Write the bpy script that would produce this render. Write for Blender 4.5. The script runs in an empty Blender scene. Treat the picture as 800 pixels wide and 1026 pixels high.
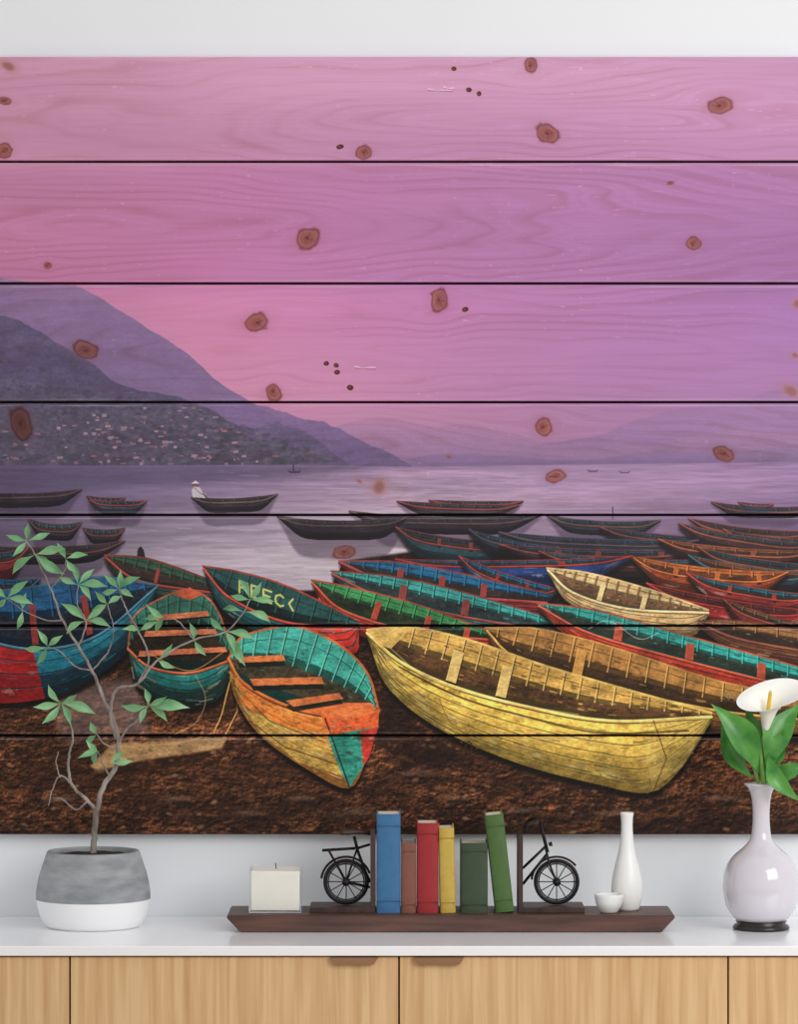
import bpy, bmesh, math, random
import numpy as np
from mathutils import Vector, Matrix

sc = bpy.context.scene
sc.view_settings.view_transform = 'Standard'
sc.view_settings.look = 'None'
D = 7.0; F = 3500.0; CZ = 1.61; TOP = 0.80

def P(px, py, y):
    s = (D + y) / F
    return Vector(((px - 400) * s, y, CZ - (py - 513) * s))
def s2l(c):
    c = c / 255.0
    return c / 12.92 if c <= 0.04045 else ((c + 0.055) / 1.055) ** 2.4
def lin(c): return (s2l(c[0]), s2l(c[1]), s2l(c[2]), 1.0)

# =====================================================================
#  ARTWORK (flat print on planks) - painted procedurally with numpy
# =====================================================================
S = 2.4; X0 = -12.0; Y0 = 54.0; WW = 824.0; HH = 786.0
NX = int(WW * S); NY = int(HH * S)
xs = X0 + (np.arange(NX) + .5) / S
ys = Y0 + (np.arange(NY) + .5) / S
def vnoise(sx, sy, seed):
    r = np.random.RandomState(seed)
    gw = int(WW / sx) + 3; gh = int(HH / sy) + 3
    g = r.rand(gh, gw).astype(np.float32)
    u = (xs - X0) / sx; v = (ys - Y0) / sy
    iu = u.astype(int); fu = u - iu; iv = v.astype(int); fv = v - iv
    fu = (fu * fu * (3 - 2 * fu)).astype(np.float32)[None, :]
    fv = (fv * fv * (3 - 2 * fv)).astype(np.float32)[:, None]
    a = g[iv][:, iu]; b = g[iv][:, iu + 1]; c = g[iv + 1][:, iu]; d = g[iv + 1][:, iu + 1]
    return (a * (1 - fu) + b * fu) * (1 - fv) + (c * (1 - fu) + d * fu) * fv
def fbm(sx, sy, seed, o=4, gain=.55):
    t = 0; w = 1; tot = 0
    for i in range(o):
        t = t + w * vnoise(max(sx, .6), max(sy, .6), seed + i * 17); tot += w
        w *= gain; sx /= 2; sy /= 2
    return t / tot
def gradgrid(cols, rows, data):
    data = np.array(data, float)
    out = np.zeros((NY, NX, 3), np.float32)
    for k in range(3):
        tmp = np.array([np.interp(xs, cols, data[i, :, k]) for i in range(len(rows))])
        f = np.interp(ys, rows, np.arange(len(rows)))
        i0 = np.minimum(f.astype(int), len(rows) - 2); fr = (f - i0)[:, None]
        fr = fr * fr * (3 - 2 * fr) * .5 + fr * .5
        out[:, :, k] = tmp[i0] * (1 - fr) + tmp[i0 + 1] * fr
    return out
WEA = fbm(22, 12, 5, 5, .8)
FINE = fbm(2.6, 1.6, 77, 2, .7)
C = gradgrid([0, 200, 400, 600, 800], [57, 160, 175, 280, 300, 400, 412, 440, 468], [
    [(210,150,178),(216,158,188),(216,160,192),(212,156,190),(206,150,188)],
    [(210,144,174),(208,142,178),(204,140,182),(198,138,182),(190,132,176)],
    [(202,130,168),(200,126,172),(192,124,174),(184,122,174),(172,114,166)],
    [(198,120,162),(196,120,168),(188,120,172),(178,118,172),(164,108,164)],
    [(208,134,172),(216,136,178),(202,128,180),(186,124,180),(168,114,176)],
    [(200,132,168),(214,142,174),(202,136,178),(184,128,178),(168,118,170)],
    [(180,122,158),(204,136,166),(192,132,170),(176,124,168),(156,112,160)],
    [(160,114,148),(190,134,162),(180,130,162),(168,120,162),(148,110,154)],
    [(136,104,140),(158,120,150),(162,122,154),(156,118,156),(140,108,150)]])

def fill(pts, col, a=1.0, tex=.35, soft=0.0):
    pts = np.array(pts, float)
    x0, y0 = pts.min(0) - soft * 2 - 1; x1, y1 = pts.max(0) + soft * 2 + 1
    i0 = max(0, int((x0 - X0) * S)); i1 = min(NX, int((x1 - X0) * S) + 1)
    j0 = max(0, int((y0 - Y0) * S)); j1 = min(NY, int((y1 - Y0) * S) + 1)
    if i1 <= i0 or j1 <= j0: return
    X = xs[i0:i1][None, :]; Y = ys[j0:j1][:, None]
    m = np.zeros((j1 - j0, i1 - i0), bool)
    n = len(pts)
    for k in range(n):
        ax, ay = pts[k]; bx, by = pts[(k + 1) % n]
        if ay == by: continue
        cond = ((Y >= min(ay, by)) & (Y < max(ay, by)))
        xi = ax + (Y - ay) * (bx - ax) / (by - ay)
        m ^= cond & (X < xi)
    m = m.astype(np.float32)
    if soft > 0:
        r = max(1, int(soft * S)); k = np.ones(2 * r + 1) / (2 * r + 1)
        m = np.apply_along_axis(lambda v: np.convolve(v, k, 'same')[:len(v)] if len(v) >= len(k) else v, 0, m)
        m = np.apply_along_axis(lambda v: np.convolve(v, k, 'same')[:len(v)] if len(v) >= len(k) else v, 1, m)
    m = (m * a)[:, :, None]
    base = np.array(col, np.float32)[None, None, :] * (1 + tex * 1.7 * (WEA[j0:j1, i0:i1] - .5) + tex * .7 * (FINE[j0:j1, i0:i1] - .5))[:, :, None]
    C[j0:j1, i0:i1] = C[j0:j1, i0:i1] * (1 - m) + base * m
def stroke(pts, w, col, a=1.0, tex=.2):
    pts = np.array(pts, float)
    x0, y0 = pts.min(0) - w - 1; x1, y1 = pts.max(0) + w + 1
    i0 = max(0, int((x0 - X0) * S)); i1 = min(NX, int((x1 - X0) * S) + 1)
    j0 = max(0, int((y0 - Y0) * S)); j1 = min(NY, int((y1 - Y0) * S) + 1)
    if i1 <= i0 or j1 <= j0: return
    X = xs[i0:i1][None, :]; Y = ys[j0:j1][:, None]
    dm = np.full((j1 - j0, i1 - i0), 1e9)
    for k in range(len(pts) - 1):
        ax, ay = pts[k]; bx, by = pts[k + 1]
        dx, dy = bx - ax, by - ay; L = dx * dx + dy * dy + 1e-9
        t = np.clip(((X - ax) * dx + (Y - ay) * dy) / L, 0, 1)
        dd = (X - ax - t * dx) ** 2 + (Y - ay - t * dy) ** 2
        dm = np.minimum(dm, dd)
    m = np.clip((w / 2 - np.sqrt(dm)) * S + .5, 0, 1)[:, :, None] * a
    base = np.array(col, np.float32)[None, None, :] * (1 + tex * 2 * (WEA[j0:j1, i0:i1] - .5))[:, :, None]
    C[j0:j1, i0:i1] = C[j0:j1, i0:i1] * (1 - m) + base * m
KN = fbm(7, 6, 501, 2, .4)
def ell(x, y, a, b, col, al, rot=0.0, soft=.25, nz=.25, sm=False):
    R = max(a, b) * 1.6 + 2
    i0 = max(0, int((x - R - X0) * S)); i1 = min(NX, int((x + R - X0) * S)); j0 = max(0, int((y - R - Y0) * S)); j1 = min(NY, int((y + R - Y0) * S))
    if i1 <= i0 or j1 <= j0: return
    X = xs[i0:i1][None, :] - x; Y = ys[j0:j1][:, None] - y
    c, s = math.cos(rot), math.sin(rot)
    N_ = KN[j0:j1, i0:i1] - .5 if sm else 2 * (WEA[j0:j1, i0:i1] - .5) + (FINE[j0:j1, i0:i1] - .5)
    r = np.sqrt(((X * c + Y * s) / a) ** 2 + ((-X * s + Y * c) / b) ** 2) * (1 + nz * N_)
    m = np.clip((1 - r) / soft, 0, 1)[:, :, None] * al
    C[j0:j1, i0:i1] = C[j0:j1, i0:i1] * (1 - m) + np.array(col) * m
def spl(pts, n=36):
    p = [np.array(q, float) for q in pts]
    p = [2 * p[0] - p[1]] + p + [2 * p[-1] - p[-2]]
    o = []
    for i in range(1, len(p) - 2):
        for k in range(12):
            t = k / 12
            o.append(.5 * (2 * p[i] + (p[i+1] - p[i-1]) * t + (2*p[i-1] - 5*p[i] + 4*p[i+1] - p[i+2]) * t*t + (3*p[i] - p[i-1] - 3*p[i+1] + p[i+2]) * t**3))
    o.append(p[-2]); o = np.array(o)
    d = np.concatenate([[0], np.cumsum(np.hypot(*np.diff(o, axis=0).T))])
    t = np.linspace(0, d[-1], n)
    return np.stack([np.interp(t, d, o[:, 0]), np.interp(t, d, o[:, 1])], 1)
def mul(c, k): return tuple(min(255, v * k) for v in c)
WR = np.random.RandomState(99)

def boat(far, near, bot, out, inn, rim, floor=(45, 34, 28), ribs=12, thw=(), bands=4, wall=.5, low=None, tipL=None, tipR=None,
         rimw=2.2, thc=None, tl=.15, tr=.85, refl=False, shade=.5, ribc=None, wear=0):
    n = 36
    Fr = spl(far, n); N = spl(near, n); B = spl(bot, n)
    if refl:
        fill(np.vstack([N, (N + (B - N) * 2.3)[::-1]]), (52, 42, 58), .5, .1, 1.5)
    else:
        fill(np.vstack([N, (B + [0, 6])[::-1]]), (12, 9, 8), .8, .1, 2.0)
    L = lambda A, Z, k: A * (1 - k) + Z * k
    for b in range(bands):
        k0, k1 = b / bands, (b + 1) / bands
        c = out if not (low and b >= bands / 2) else low
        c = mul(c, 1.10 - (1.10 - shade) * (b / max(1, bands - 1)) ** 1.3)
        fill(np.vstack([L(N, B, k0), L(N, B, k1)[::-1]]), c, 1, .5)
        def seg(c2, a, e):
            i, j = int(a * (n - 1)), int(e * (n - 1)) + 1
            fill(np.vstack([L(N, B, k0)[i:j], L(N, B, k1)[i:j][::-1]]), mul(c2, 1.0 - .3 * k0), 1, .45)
        if tipL: seg(tipL, 0, tl)
        if tipR: seg(tipR, tr, 1)
        if b:
            stroke(L(N, B, k0) + [0, .9], .8, mul(out, 1.4), .35); stroke(L(N, B, k0), 1.0, mul(out, .25), .65)
    # chipped paint: irregular bare-wood patches and scratches that follow the planks
    for k in range(wear // 3):
        t = WR.uniform(.05, .93) * (n - 1); a = int(t); kk = WR.uniform(.05, .95)
        p = L(N, B, kk)[a]; q = L(N, B, kk)[a + 1]; rot = math.atan2(*(q - p)[::-1])
        ch = WR.randint(4); cc = [mul(out, .45), mul(out, 1.25), (96, 74, 52), (200, 188, 158)][ch]
        ell(p[0], p[1], WR.uniform(2.5, 9), WR.uniform(.8, 2.4), cc, WR.uniform(.2, .5), rot, .5, 1.2)
    for k in range(wear):
        t = WR.uniform(.04, .93) * (n - 1); a = int(t); kk = WR.uniform(.03, .97)
        p = L(N, B, kk)[a]; q = L(N, B, kk)[a + 1]; d = (q - p) / (np.hypot(*(q - p)) + 1e-6)
        ln = WR.uniform(2, 14); w = WR.uniform(.5, 1.5)
        ch = WR.randint(4); cc = [mul(out, .4), mul(out, 1.35), (70, 52, 36), (200, 188, 156)][ch]
        stroke([p, p + d * ln], w, cc, WR.uniform(.15, .5), .4)
    fill(np.vstack([Fr, N[::-1]]), floor, 1, .8)
    Wl = L(Fr, N, wall)
    fill(np.vstack([Fr, Wl[::-1]]), inn, 1, .5)
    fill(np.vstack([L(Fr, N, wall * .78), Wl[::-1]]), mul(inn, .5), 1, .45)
    stroke(L(Fr, N, wall * .35), .8, mul(inn, .4), .7)
    for i in range(ribs):
        t = (i + .7) / (ribs + .4); j = t * (n - 1); a = int(j); f = j - a; a2 = min(a + 1, n - 1)
        p0 = Fr[a] * (1 - f) + Fr[a2] * f; p1 = Wl[a] * (1 - f) + Wl[a2] * f
        stroke([p0, p1], 1.5, ribc or mul(inn, 1.2), .85); stroke([p0 + [1.3, 0], p1 + [1.3, 0]], 1.0, mul(inn, .3), .85)
    for k in range(wear // 2):
        a = WR.randint(1, n - 2); kk = WR.uniform(.05, .95); p = L(Fr, N, kk * .9)[a]; q = L(Fr, N, kk * .9)[a + 1]
        stroke([p, p + (q - p) * WR.uniform(.2, .9)], WR.uniform(.5, 1.6), [mul(inn, .35), (30, 22, 18), mul(inn, 1.25)][WR.randint(3)], .5, .4)
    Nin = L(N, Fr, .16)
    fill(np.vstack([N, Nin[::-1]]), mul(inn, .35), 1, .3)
    thc = thc or mul(rim, .95)
    for t in thw:
        i = int(t * (n - 1)); i2 = min(n - 1, i + 1)
        q = [L(Fr, N, .28)[i], L(Fr, N, .28)[i2], L(Fr, N, .93)[i2], L(Fr, N, .93)[i]]
        q2 = [np.array(v) + [0, 3.5] for v in q]
        fill(q2, (20, 14, 12), .9, .2); fill(q, thc, 1, .3)
        stroke([q[0], q[3]], .8, mul(thc, 1.3), .6)
    stroke(Fr, rimw * .75, mul(rim, .9), 1, .5); stroke(N + [0, rimw * .55], rimw * .9, mul(rim, .42)); stroke(N, rimw, mul(rim, 1.0), 1, .5)
    stroke(N - [0, rimw * .3], .8, mul(rim, 1.5), .6)

def auto(l, r, sf, sn, d, out, inn, rim, **k):
    l = np.array(l, float); r = np.array(r, float)
    t = np.linspace(0, 1, 9)[:, None]; base = l * (1 - t) + r * t
    bow = 4 * t * (1 - t); up = np.array([[0, 1.0]])
    far = base + bow * sf * up; near = base + (1 - (2 * t - 1) ** 4) * sn * up
    tb = .05 + .9 * t
    bot = l * (1 - tb) + r * tb + (1 - (2 * t - 1) ** 6) * d * up
    bot[0] = l + [0, 1.5]; bot[-1] = r + [0, 1.5]
    k.setdefault('bands', 2); k.setdefault('ribs', 7); k.setdefault('rimw', 1.4)
    boat(far, near, bot, mul(out, .85), mul(inn, .85), mul(rim, .85), **k)

# ---- mountains
def slope(pts, top, botc, a=1.0, j=5, tex=.12, seed=3, ybot=470):
    p = spl(pts, 120); rr = np.random.RandomState(seed)
    nz = np.convolve(rr.randn(140), np.ones(5) / 5, 'same')[:120] * j * .5
    p[:, 1] += nz
    y0 = p[:, 1].min()
    for k in range(8):
        f = k / 8
        yy = y0 + (ybot - y0) * f
        q = np.vstack([np.stack([p[:, 0], np.maximum(p[:, 1], yy)], 1), [[p[-1, 0], ybot], [p[0, 0], ybot]]])
        c = np.array(top) * (1 - f) + np.array(botc) * f
        fill(q, c, a if k == 0 else .55 * a, tex, .8)
slope([(480,470),(540,446),(600,436),(640,420),(690,408),(730,404),(770,392),(815,380)], (156,116,162), (136,108,148), .5, 2, .05, 8)
slope([(300,446),(345,424),(390,418),(430,428),(470,424),(520,440),(580,452),(640,446),(700,436),(750,430),(815,436)], (162,120,158), (132,106,146), .48, 2, .06, 9)
slope([(380,466),(450,454),(520,458),(580,461),(660,452),(730,454),(815,444)], (136,108,148), (122,98,140), .5, 2, .06, 19)
slope([(-20,276),(40,284),(80,288),(115,308),(150,330),(185,352),(215,380),(250,402),(300,430)], (136,108,152), (114,96,136), .9, 2, .1, 4)
slope([(200,400),(255,405),(300,418),(330,425),(355,438),(385,452),(412,466)], (122,98,142), (96,82,120), .8, 3, .14, 6)
slope([(-20,312),(20,322),(60,345),(90,362),(120,385),(160,394),(190,402),(215,418),(235,425),(280,450),(325,468)], (88,80,112), (74,68,96), .92, 3, .25, 5)
slope([(240,440),(270,424),(300,430),(330,450),(350,466)], (92,82,114), (80,72,98), .7, 3, .25, 16)
slope([(-20,372),(40,385),(90,392),(150,400),(200,406),(240,428),(270,450),(300,467)], (82,76,98), (74,70,86), .75, 4, .45, 7)
rr = np.random.RandomState(11)
for i in range(1300):
    x = rr.uniform(-10, 330); top = np.interp(x, [0, 90, 150, 200, 240, 330], [352, 385, 400, 408, 424, 458]); y = rr.uniform(top, 466)
    w = rr.uniform(1.5, 6) * (.5 + .5 * (y - 340) / 126)
    c = [(54, 54, 68), (60, 62, 70), (112, 102, 118)][i % 3]
    ell(x, y, w, w * .6, c, rr.uniform(.15, .45), 0, .7, .7)
for i in range(190):
    x = rr.choice([rr.uniform(0, 240), rr.uniform(90, 230)]); y = rr.uniform(405 + max(0, (x - 190) * .5), 461)
    if i % 5 == 0: y = rr.uniform(455, 464); x = rr.uniform(0, 300)
    w = rr.uniform(1.5, 6); h = rr.uniform(1, 3)
    fill([(x, y), (x + w, y), (x + w, y + h), (x, y + h)], [(186, 156, 168), (158, 112, 122), (60, 52, 72)][i % 3], .65, .1)
    fill([(x - .6, y), (x + w * .5, y - 1.3), (x + w + .6, y)], (112, 66, 78), .55, .1)
# ---- water
WT = gradgrid([0, 200, 400, 600, 800], [462, 480, 500, 530, 560, 620], [
    [(98,84,122),(122,106,142),(154,124,160),(160,128,166),(146,116,158)],
    [(98,86,120),(130,112,146),(174,146,176),(170,138,174),(152,122,162)],
    [(92,80,112),(134,116,144),(184,158,180),(166,136,166),(138,110,148)],
    [(92,82,106),(150,136,154),(196,176,190),(134,110,140),(104,80,110)],
    [(98,88,106),(182,168,180),(214,200,206),(114,96,118),(74,60,80)],
    [(62,52,64),(154,142,152),(186,172,180),(92,76,92),(62,50,62)]])
RIP = fbm(26, 1.8, 41, 3); RIP2 = fbm(120, 6, 44, 2)
WT = WT * (1 + .26 * (RIP - .5) + .22 * (RIP2 - .5))[:, :, None]
shoreline = np.interp(xs, [0, 300, 420, 800], [466, 465, 467, 462])
mk = np.clip((ys[:, None] - shoreline[None, :]) * .8, 0, 1)[:, :, None]
C = C * (1 - mk) + WT * mk
fill([(300,463),(420,464),(500,463),(812,458),(812,463),(300,467)], (112,94,132), .4, .1, .8)
fill([(-12,466),(300,466),(400,467),(260,480),(100,490),(-12,498)], (72,64,90), .5, .2, 3)
for i in range(110):
    x = rr.uniform(200, 600); y = rr.uniform(472, 514); w = rr.uniform(8, 34)
    stroke([(x, y), (x + w, y + .3)], .8, [(218, 190, 208), (108, 90, 122)][i % 3 == 0], rr.uniform(.1, .35))
for i in range(80):
    x = rr.uniform(150, 390); y = rr.uniform(522, 590); w = rr.uniform(6, 26)
    stroke([(x, y), (x + w, y + .3)], .8, [(236, 222, 226), (120, 106, 126)][i % 2], rr.uniform(.15, .4))
# ---- mud ground
G1 = fbm(12, 7, 51, 5, .8); G2 = fbm(80, 26, 55, 3); G3 = fbm(4, 3, 58, 2, .8)
emb = G1 - np.roll(np.roll(G1, 4, 0), 3, 1)
g = np.clip((G1 - .38) * 2.6, 0, 1) * np.clip((G2 - .22) * 1.9, .1, 1)
GR = np.stack([50 + 92 * g, 31 + 56 * g, 21 + 34 * g], 2) * (1 + .5 * (G3 - .5) + 2.2 * emb)[:, :, None]
GR = np.clip(GR, 8, 220)
gl = np.interp(xs, [-12, 120, 210, 330, 345, 460, 812], [640, 600, 590, 590, 560, 545, 540])
mk = np.clip((ys[:, None] - gl[None, :]) * .35, 0, 1)[:, :, None]
dk = np.interp(ys, [540, 650, 720, 790, 836], [.35, .6, 1.1, 1.1, .8])[:, None, None]
C = C * (1 - mk) + GR * dk * mk
fill([(50,686),(140,680),(150,735),(60,742)], (138,118,116), .55, .4, 6)
fill([(388,690),(430,740),(470,764),(400,772),(372,740)], (30,19,17), .6, .4, 5)
for (x, y, w) in ((415,775,26),(455,800,18),(520,812,22),(300,800,20),(250,815,24),(610,815,24),(720,800,26),(180,800,22),(360,815,30),(60,800,26)):
    ell(x, y, w, w * .2, (142, 112, 96), .4, 0, .7, .9); ell(x + 4, y + 4, w * .8, w * .14, (20, 13, 10), .5, 0, .7, .9)
fill([(90,768),(112,745),(160,742),(228,738),(222,750),(180,756),(130,764),(100,774)], (162,128,88), .95, .5, 1.5)
fill([(95,772),(180,758),(224,750),(200,764),(130,776)], (40,26,16), .7, .5, 2)
for i in range(600):
    x = rr.uniform(-10, 810); y = rr.uniform(735, 834); w = rr.uniform(1.0, 4.6)
    c = (172, 134, 100) if i % 5 == 0 else ((118, 74, 48) if i % 4 < 3 else (12, 8, 6))
    ell(x, y, w, w * .55, c, rr.uniform(.2, .6), rr.uniform(-.4, .4), .5, .6)

DKB = (38, 32, 40)
# ---- distant boats
for (x, y, w, al) in ((295, 472.5, 7, .85), (594, 471.5, 6, .5), (626, 473, 6, .5)):
    fill([(x - w, y - 1.6), (x - w * .5, y - .4), (x + w * .5, y - .4), (x + w, y - 1.6), (x + w * .7, y + 1.6), (x - w * .7, y + 1.6)], (60, 46, 62), al, .1)
stroke([(294, 466), (294, 471)], 1.6, (60, 46, 58), .8)
auto((-25,493),(82,490),3,7,17,DKB,(58,50,58),(80,60,66), refl=True)
auto((87,497),(125,499),1,4,14,(60,66,80),(54,84,98),(110,58,60), refl=True)
auto((90,501),(147,502),1,5,14,(52,64,78),(48,84,98),(126,58,58), refl=True)
auto((192,498),(278,495),3,7,17,(46,40,44),(70,64,70),(100,84,80), refl=True)
# fisherman
fill([(193,498),(192,491),(195,487),(200,488),(203,493),(206,499)], (206,200,208), 1, .1)
stroke([(195,489),(202,495),(206,495)], 1.6, (170,150,150))
fill([(192,487),(194,483),(197,482),(200,484),(199,488)], (120,80,80), 1, .1)
fill([(191.5,484.5),(196,481.5),(200.5,484.5)], (226,214,220), 1, .1)
stroke([(204,495),(212,504)], .9, (50,40,40))
auto((430,501),(524,502),1,4,12,(60,48,52),(50,84,98),(120,66,60), refl=True)
auto((398,502),(520,506),1,6,14,(52,44,52),(60,70,82),(132,60,58), refl=True)
auto((713,503),(815,507),3,8,14,(44,36,44),(48,70,84),(108,62,60), refl=True)
auto((740,503),(775,505),1,3,8,(50,90,110),(48,100,120),(130,62,60), refl=True)
auto((350,512),(543,515),5,11,22,(36,32,38),(52,56,68),(84,66,66), refl=True)
auto((278,517),(410,517),5,10,24,(34,30,34),(54,62,68),(76,62,64), refl=True)
auto((548,516),(662,521),4,9,18,(40,44,52),(42,76,88),(90,70,66), refl=True)
auto((690,519),(815,532),4,10,20,(54,34,36),(64,52,56),(134,66,54), refl=True)
auto((725,530),(815,540),3,8,16,(60,34,34),(50,80,90),(150,72,52))
auto((28,520),(82,523),4,11,20,(40,38,46),(48,88,98),(96,60,60), refl=True)
auto((83,529),(125,529),2,8,16,(38,38,44),(48,84,92),(100,56,54), refl=True)
auto((-40,545),(125,542),5,12,22,(34,32,38),(60,58,66),(100,60,60), refl=True)
stroke([(614,508),(614,520)], 1, (50,40,50)); 
fill([(137,560),(138,550),(141,547),(144,551),(146,560)], (30,26,32), 1, .1)
# ---- mid right fleet
auto((600,527),(745,540),3,9,18,(40,36,44),(40,70,90),(110,60,56))
auto((680,524),(815,545),3,9,20,(56,34,36),(60,70,80),(140,72,54))
auto((500,533),(700,541),3,9,18,(40,40,50),(36,70,92),(80,74,84))
auto((397,528),(505,543),3,12,28,(34,66,74),(34,54,62),(140,62,54), thw=(.4,.7))
auto((470,530),(560,548),3,9,18,(40,46,58),(40,86,114),(70,76,88))
auto((500,545),(700,550),3,10,20,(50,36,40),(46,74,94),(130,66,54), thw=(.3,.5,.8))
auto((660,540),(815,552),3,10,20,(60,36,34),(150,86,54),(170,86,52), thw=(.3,.6))
auto((540,552),(720,560),4,12,22,(60,36,36),(44,88,108),(130,62,52), thw=(.3,.6))
auto((700,548),(815,566),3,11,22,(60,34,32),(34,70,82),(150,74,50))
auto((690,556),(815,574),3,12,24,(40,50,58),(140,80,48),(60,110,122))
auto((632,557),(790,573),4,15,30,(156,66,34),(214,116,50),(226,118,52), thw=(.3,.55,.8), floor=(90,46,26), wear=20)
auto((396,560),(634,557),3,9,28,(30,58,116),(40,92,118),(174,54,48), shade=.6, bands=2, thw=(.3,.7), ribs=10, wear=30)
def letters(txt, x, y, w, h, col, sl=0.0, lw=1.3, gap=1.45, al=.95):
    G = {'E': [[(1,0),(0,0),(0,1),(1,1)],[(0,.5),(.8,.5)]], 'C': [[(1,.15),(.6,0),(.1,.2),(0,.5),(.1,.8),(.6,1),(1,.85)]],
         'F': [[(1,0),(0,0),(0,1)],[(0,.5),(.8,.5)]], '2': [[(0,.2),(.5,0),(.9,.3),(0,1),(1,1)]], '0': [[(.5,0),(0,.5),(.5,1),(1,.5),(.5,0)]],
         '(': [[(.7,0),(.2,.5),(.7,1)]], ' ': []}
    for i, ch in enumerate(txt):
        ox = x + i * w * gap
        for st in G[ch]:
            stroke([(ox + a * w, y + b * h + (ox - x + a * w) * sl) for a, b in st], lw, col, al)
auto((688,574),(815,596),3,12,24,(134,44,40),(36,108,124),(190,66,50), thw=(.35,.7), wear=16)
auto((648,584),(815,612),3,12,34,(156,36,38),(110,48,44),(190,56,46), thw=(.5,), floor=(70,30,26), wear=30)
auto((460,557),(560,590),2,12,30,(32,78,100),(32,108,150),(170,58,50), thw=(.4,.7), wear=20)
boat([(340,562),(400,563),(460,574),(548,594)],[(340,563),(385,582),(450,596),(548,604)],[(341,566),(375,592),(450,610),(548,616)],
     (124,44,42),(30,96,132),(156,62,56), thw=(.3,.5,.7), ribs=14, wear=40)
# tan boat (mid right)
boat([(548,569),(590,574),(650,590),(710,611)],[(549,571),(575,594),(630,610),(710,614)],[(550,575),(570,604),(620,626),(690,638),(710,616)],
     (210,170,110),(208,176,118),(234,204,140), floor=(100,72,48), ribs=15, thw=(.35,.6), ribc=(140,104,62), wear=60)
auto((725,600),(815,628),2,10,26,(110,44,40),(120,90,60),(160,68,50), wear=16)
boat([(700,622),(740,622),(815,634)],[(700,624),(740,640),(815,654)],[(700,628),(740,655),(815,668)],(100,60,40),(140,98,60),(120,68,50), ribs=5, wear=20)
# teal boats middle
boat([(332,572),(390,577),(460,592),(575,626)],[(333,575),(380,597),(460,617),(575,636)],[(334,578),(370,606),(460,632),(575,646)],
     (36,92,92),(56,150,140),(136,66,58), thw=(.3,.55), ribs=18, wear=50, floor=(40,50,50))
# green boat
boat([(312,581),(350,588),(420,606),(505,638)],[(313,584),(345,612),(420,634),(505,642)],[(315,590),(340,628),(430,655),(498,662),(505,644)],
     (156,44,38),(58,132,76),(178,76,54), ribs=14, thw=(.35,.6,.8), floor=(34,44,28), tipL=(190,50,40), tl=.2, wear=50)
# teal boat right front
boat([(538,604),(600,612),(700,640),(815,672)],[(540,607),(590,634),(680,660),(815,694)],[(542,612),(585,650),(680,685),(815,712)],
     (156,52,38),(50,144,132),(178,80,56), ribs=18, thw=(.3,.55,.8), floor=(40,46,38), wear=70)
stroke(spl([(590,630),(610,622),(640,640),(660,634)], 20), .9, (190,200,190), .6)
# tan ribbed boat
boat([(486,629),(540,630),(620,650),(720,682),(815,700)],[(488,632),(520,660),(620,690),(720,712),(815,722)],[(490,640),(510,672),(620,716),(720,734),(815,740)],
     (120,84,46),(160,114,60),(202,148,76), ribs=17, thw=(.3,), floor=(60,42,28), ribc=(206,158,90), wall=.65, wear=80)
letters('200', 722, 693, 4.2, 6.5, (176,164,134), .2, .9, 1.45, .5)
# ---- left group
auto((-50,552),(28,549),4,14,30,(130,44,44),(36,76,96),(150,58,58))
auto((-60,572),(40,580),4,16,40,(30,66,104),(30,84,122),(60,96,124), wear=16)
boat([(105,556),(150,560),(214,582)],[(105,558),(140,582),(214,594)],[(106,562),(138,600),(214,612)],(40,60,52),(46,76,56),(140,58,46), ribs=9, thw=(.5,), wear=20)
boat([(-40,596),(30,588),(100,578),(157,586)],[(-40,634),(30,650),(95,638),(157,588)],[(-40,700),(15,704),(75,690),(130,650),(157,592)],
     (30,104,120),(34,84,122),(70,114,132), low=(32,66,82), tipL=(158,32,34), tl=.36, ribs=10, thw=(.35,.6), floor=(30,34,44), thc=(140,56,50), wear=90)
boat([(128,650),(134,618),(160,600),(190,591),(216,608),(235,660)],[(128,650),(150,668),(190,674),(235,660)],[(129,656),(140,690),(185,708),(222,698),(235,664)],
     (34,104,100),(48,96,80),(196,98,64), ribs=14, floor=(42,34,24), wall=.38, low=(34,62,60), wear=60)
for (a, b) in (((146,632),(216,630)), ((140,652),(226,648)), ((158,616),(208,612))):
    fill([a, b, (b[0] + 2, b[1] + 5), (a[0] - 2, a[1] + 6)], (196,112,76), 1, .5); stroke([(a[0] - 2, a[1] + 7), (b[0] + 2, b[1] + 6)], 1.5, (30,20,16))
fill([(174,596),(190,588),(203,596),(190,601)], (184,84,54), 1, .4)
boat([(203,567),(240,573),(290,588),(360,622)],[(204,570),(232,600),(290,624),(360,627)],[(206,576),(226,614),(280,642),(352,656),(360,630)],
     (34,88,92),(36,74,70),(186,68,52), ribs=9, tipR=(204,54,42), tr=.66, wall=.84, floor=(50,40,30), wear=40)
letters('FEEC(', 240, 582, 8, 11.5, (198,196,104), .34, 2.0, 1.5)
stroke(spl([(236,664),(228,692),(222,716),(214,734)], 16), 1.3, (210,164,84)); stroke([(236,690),(238,712),(226,736)], 1.2, (210,164,84))
stroke(spl([(214,734),(180,744),(120,748)], 12), 1.1, (190,150,90), .8)
stroke(spl([(150,655),(190,672),(226,652)], 20), 1, (204,144,74), .8)
stroke(spl([(196,676),(206,700),(196,724),(170,738)], 20), 1, (184,150,100), .7)
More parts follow.
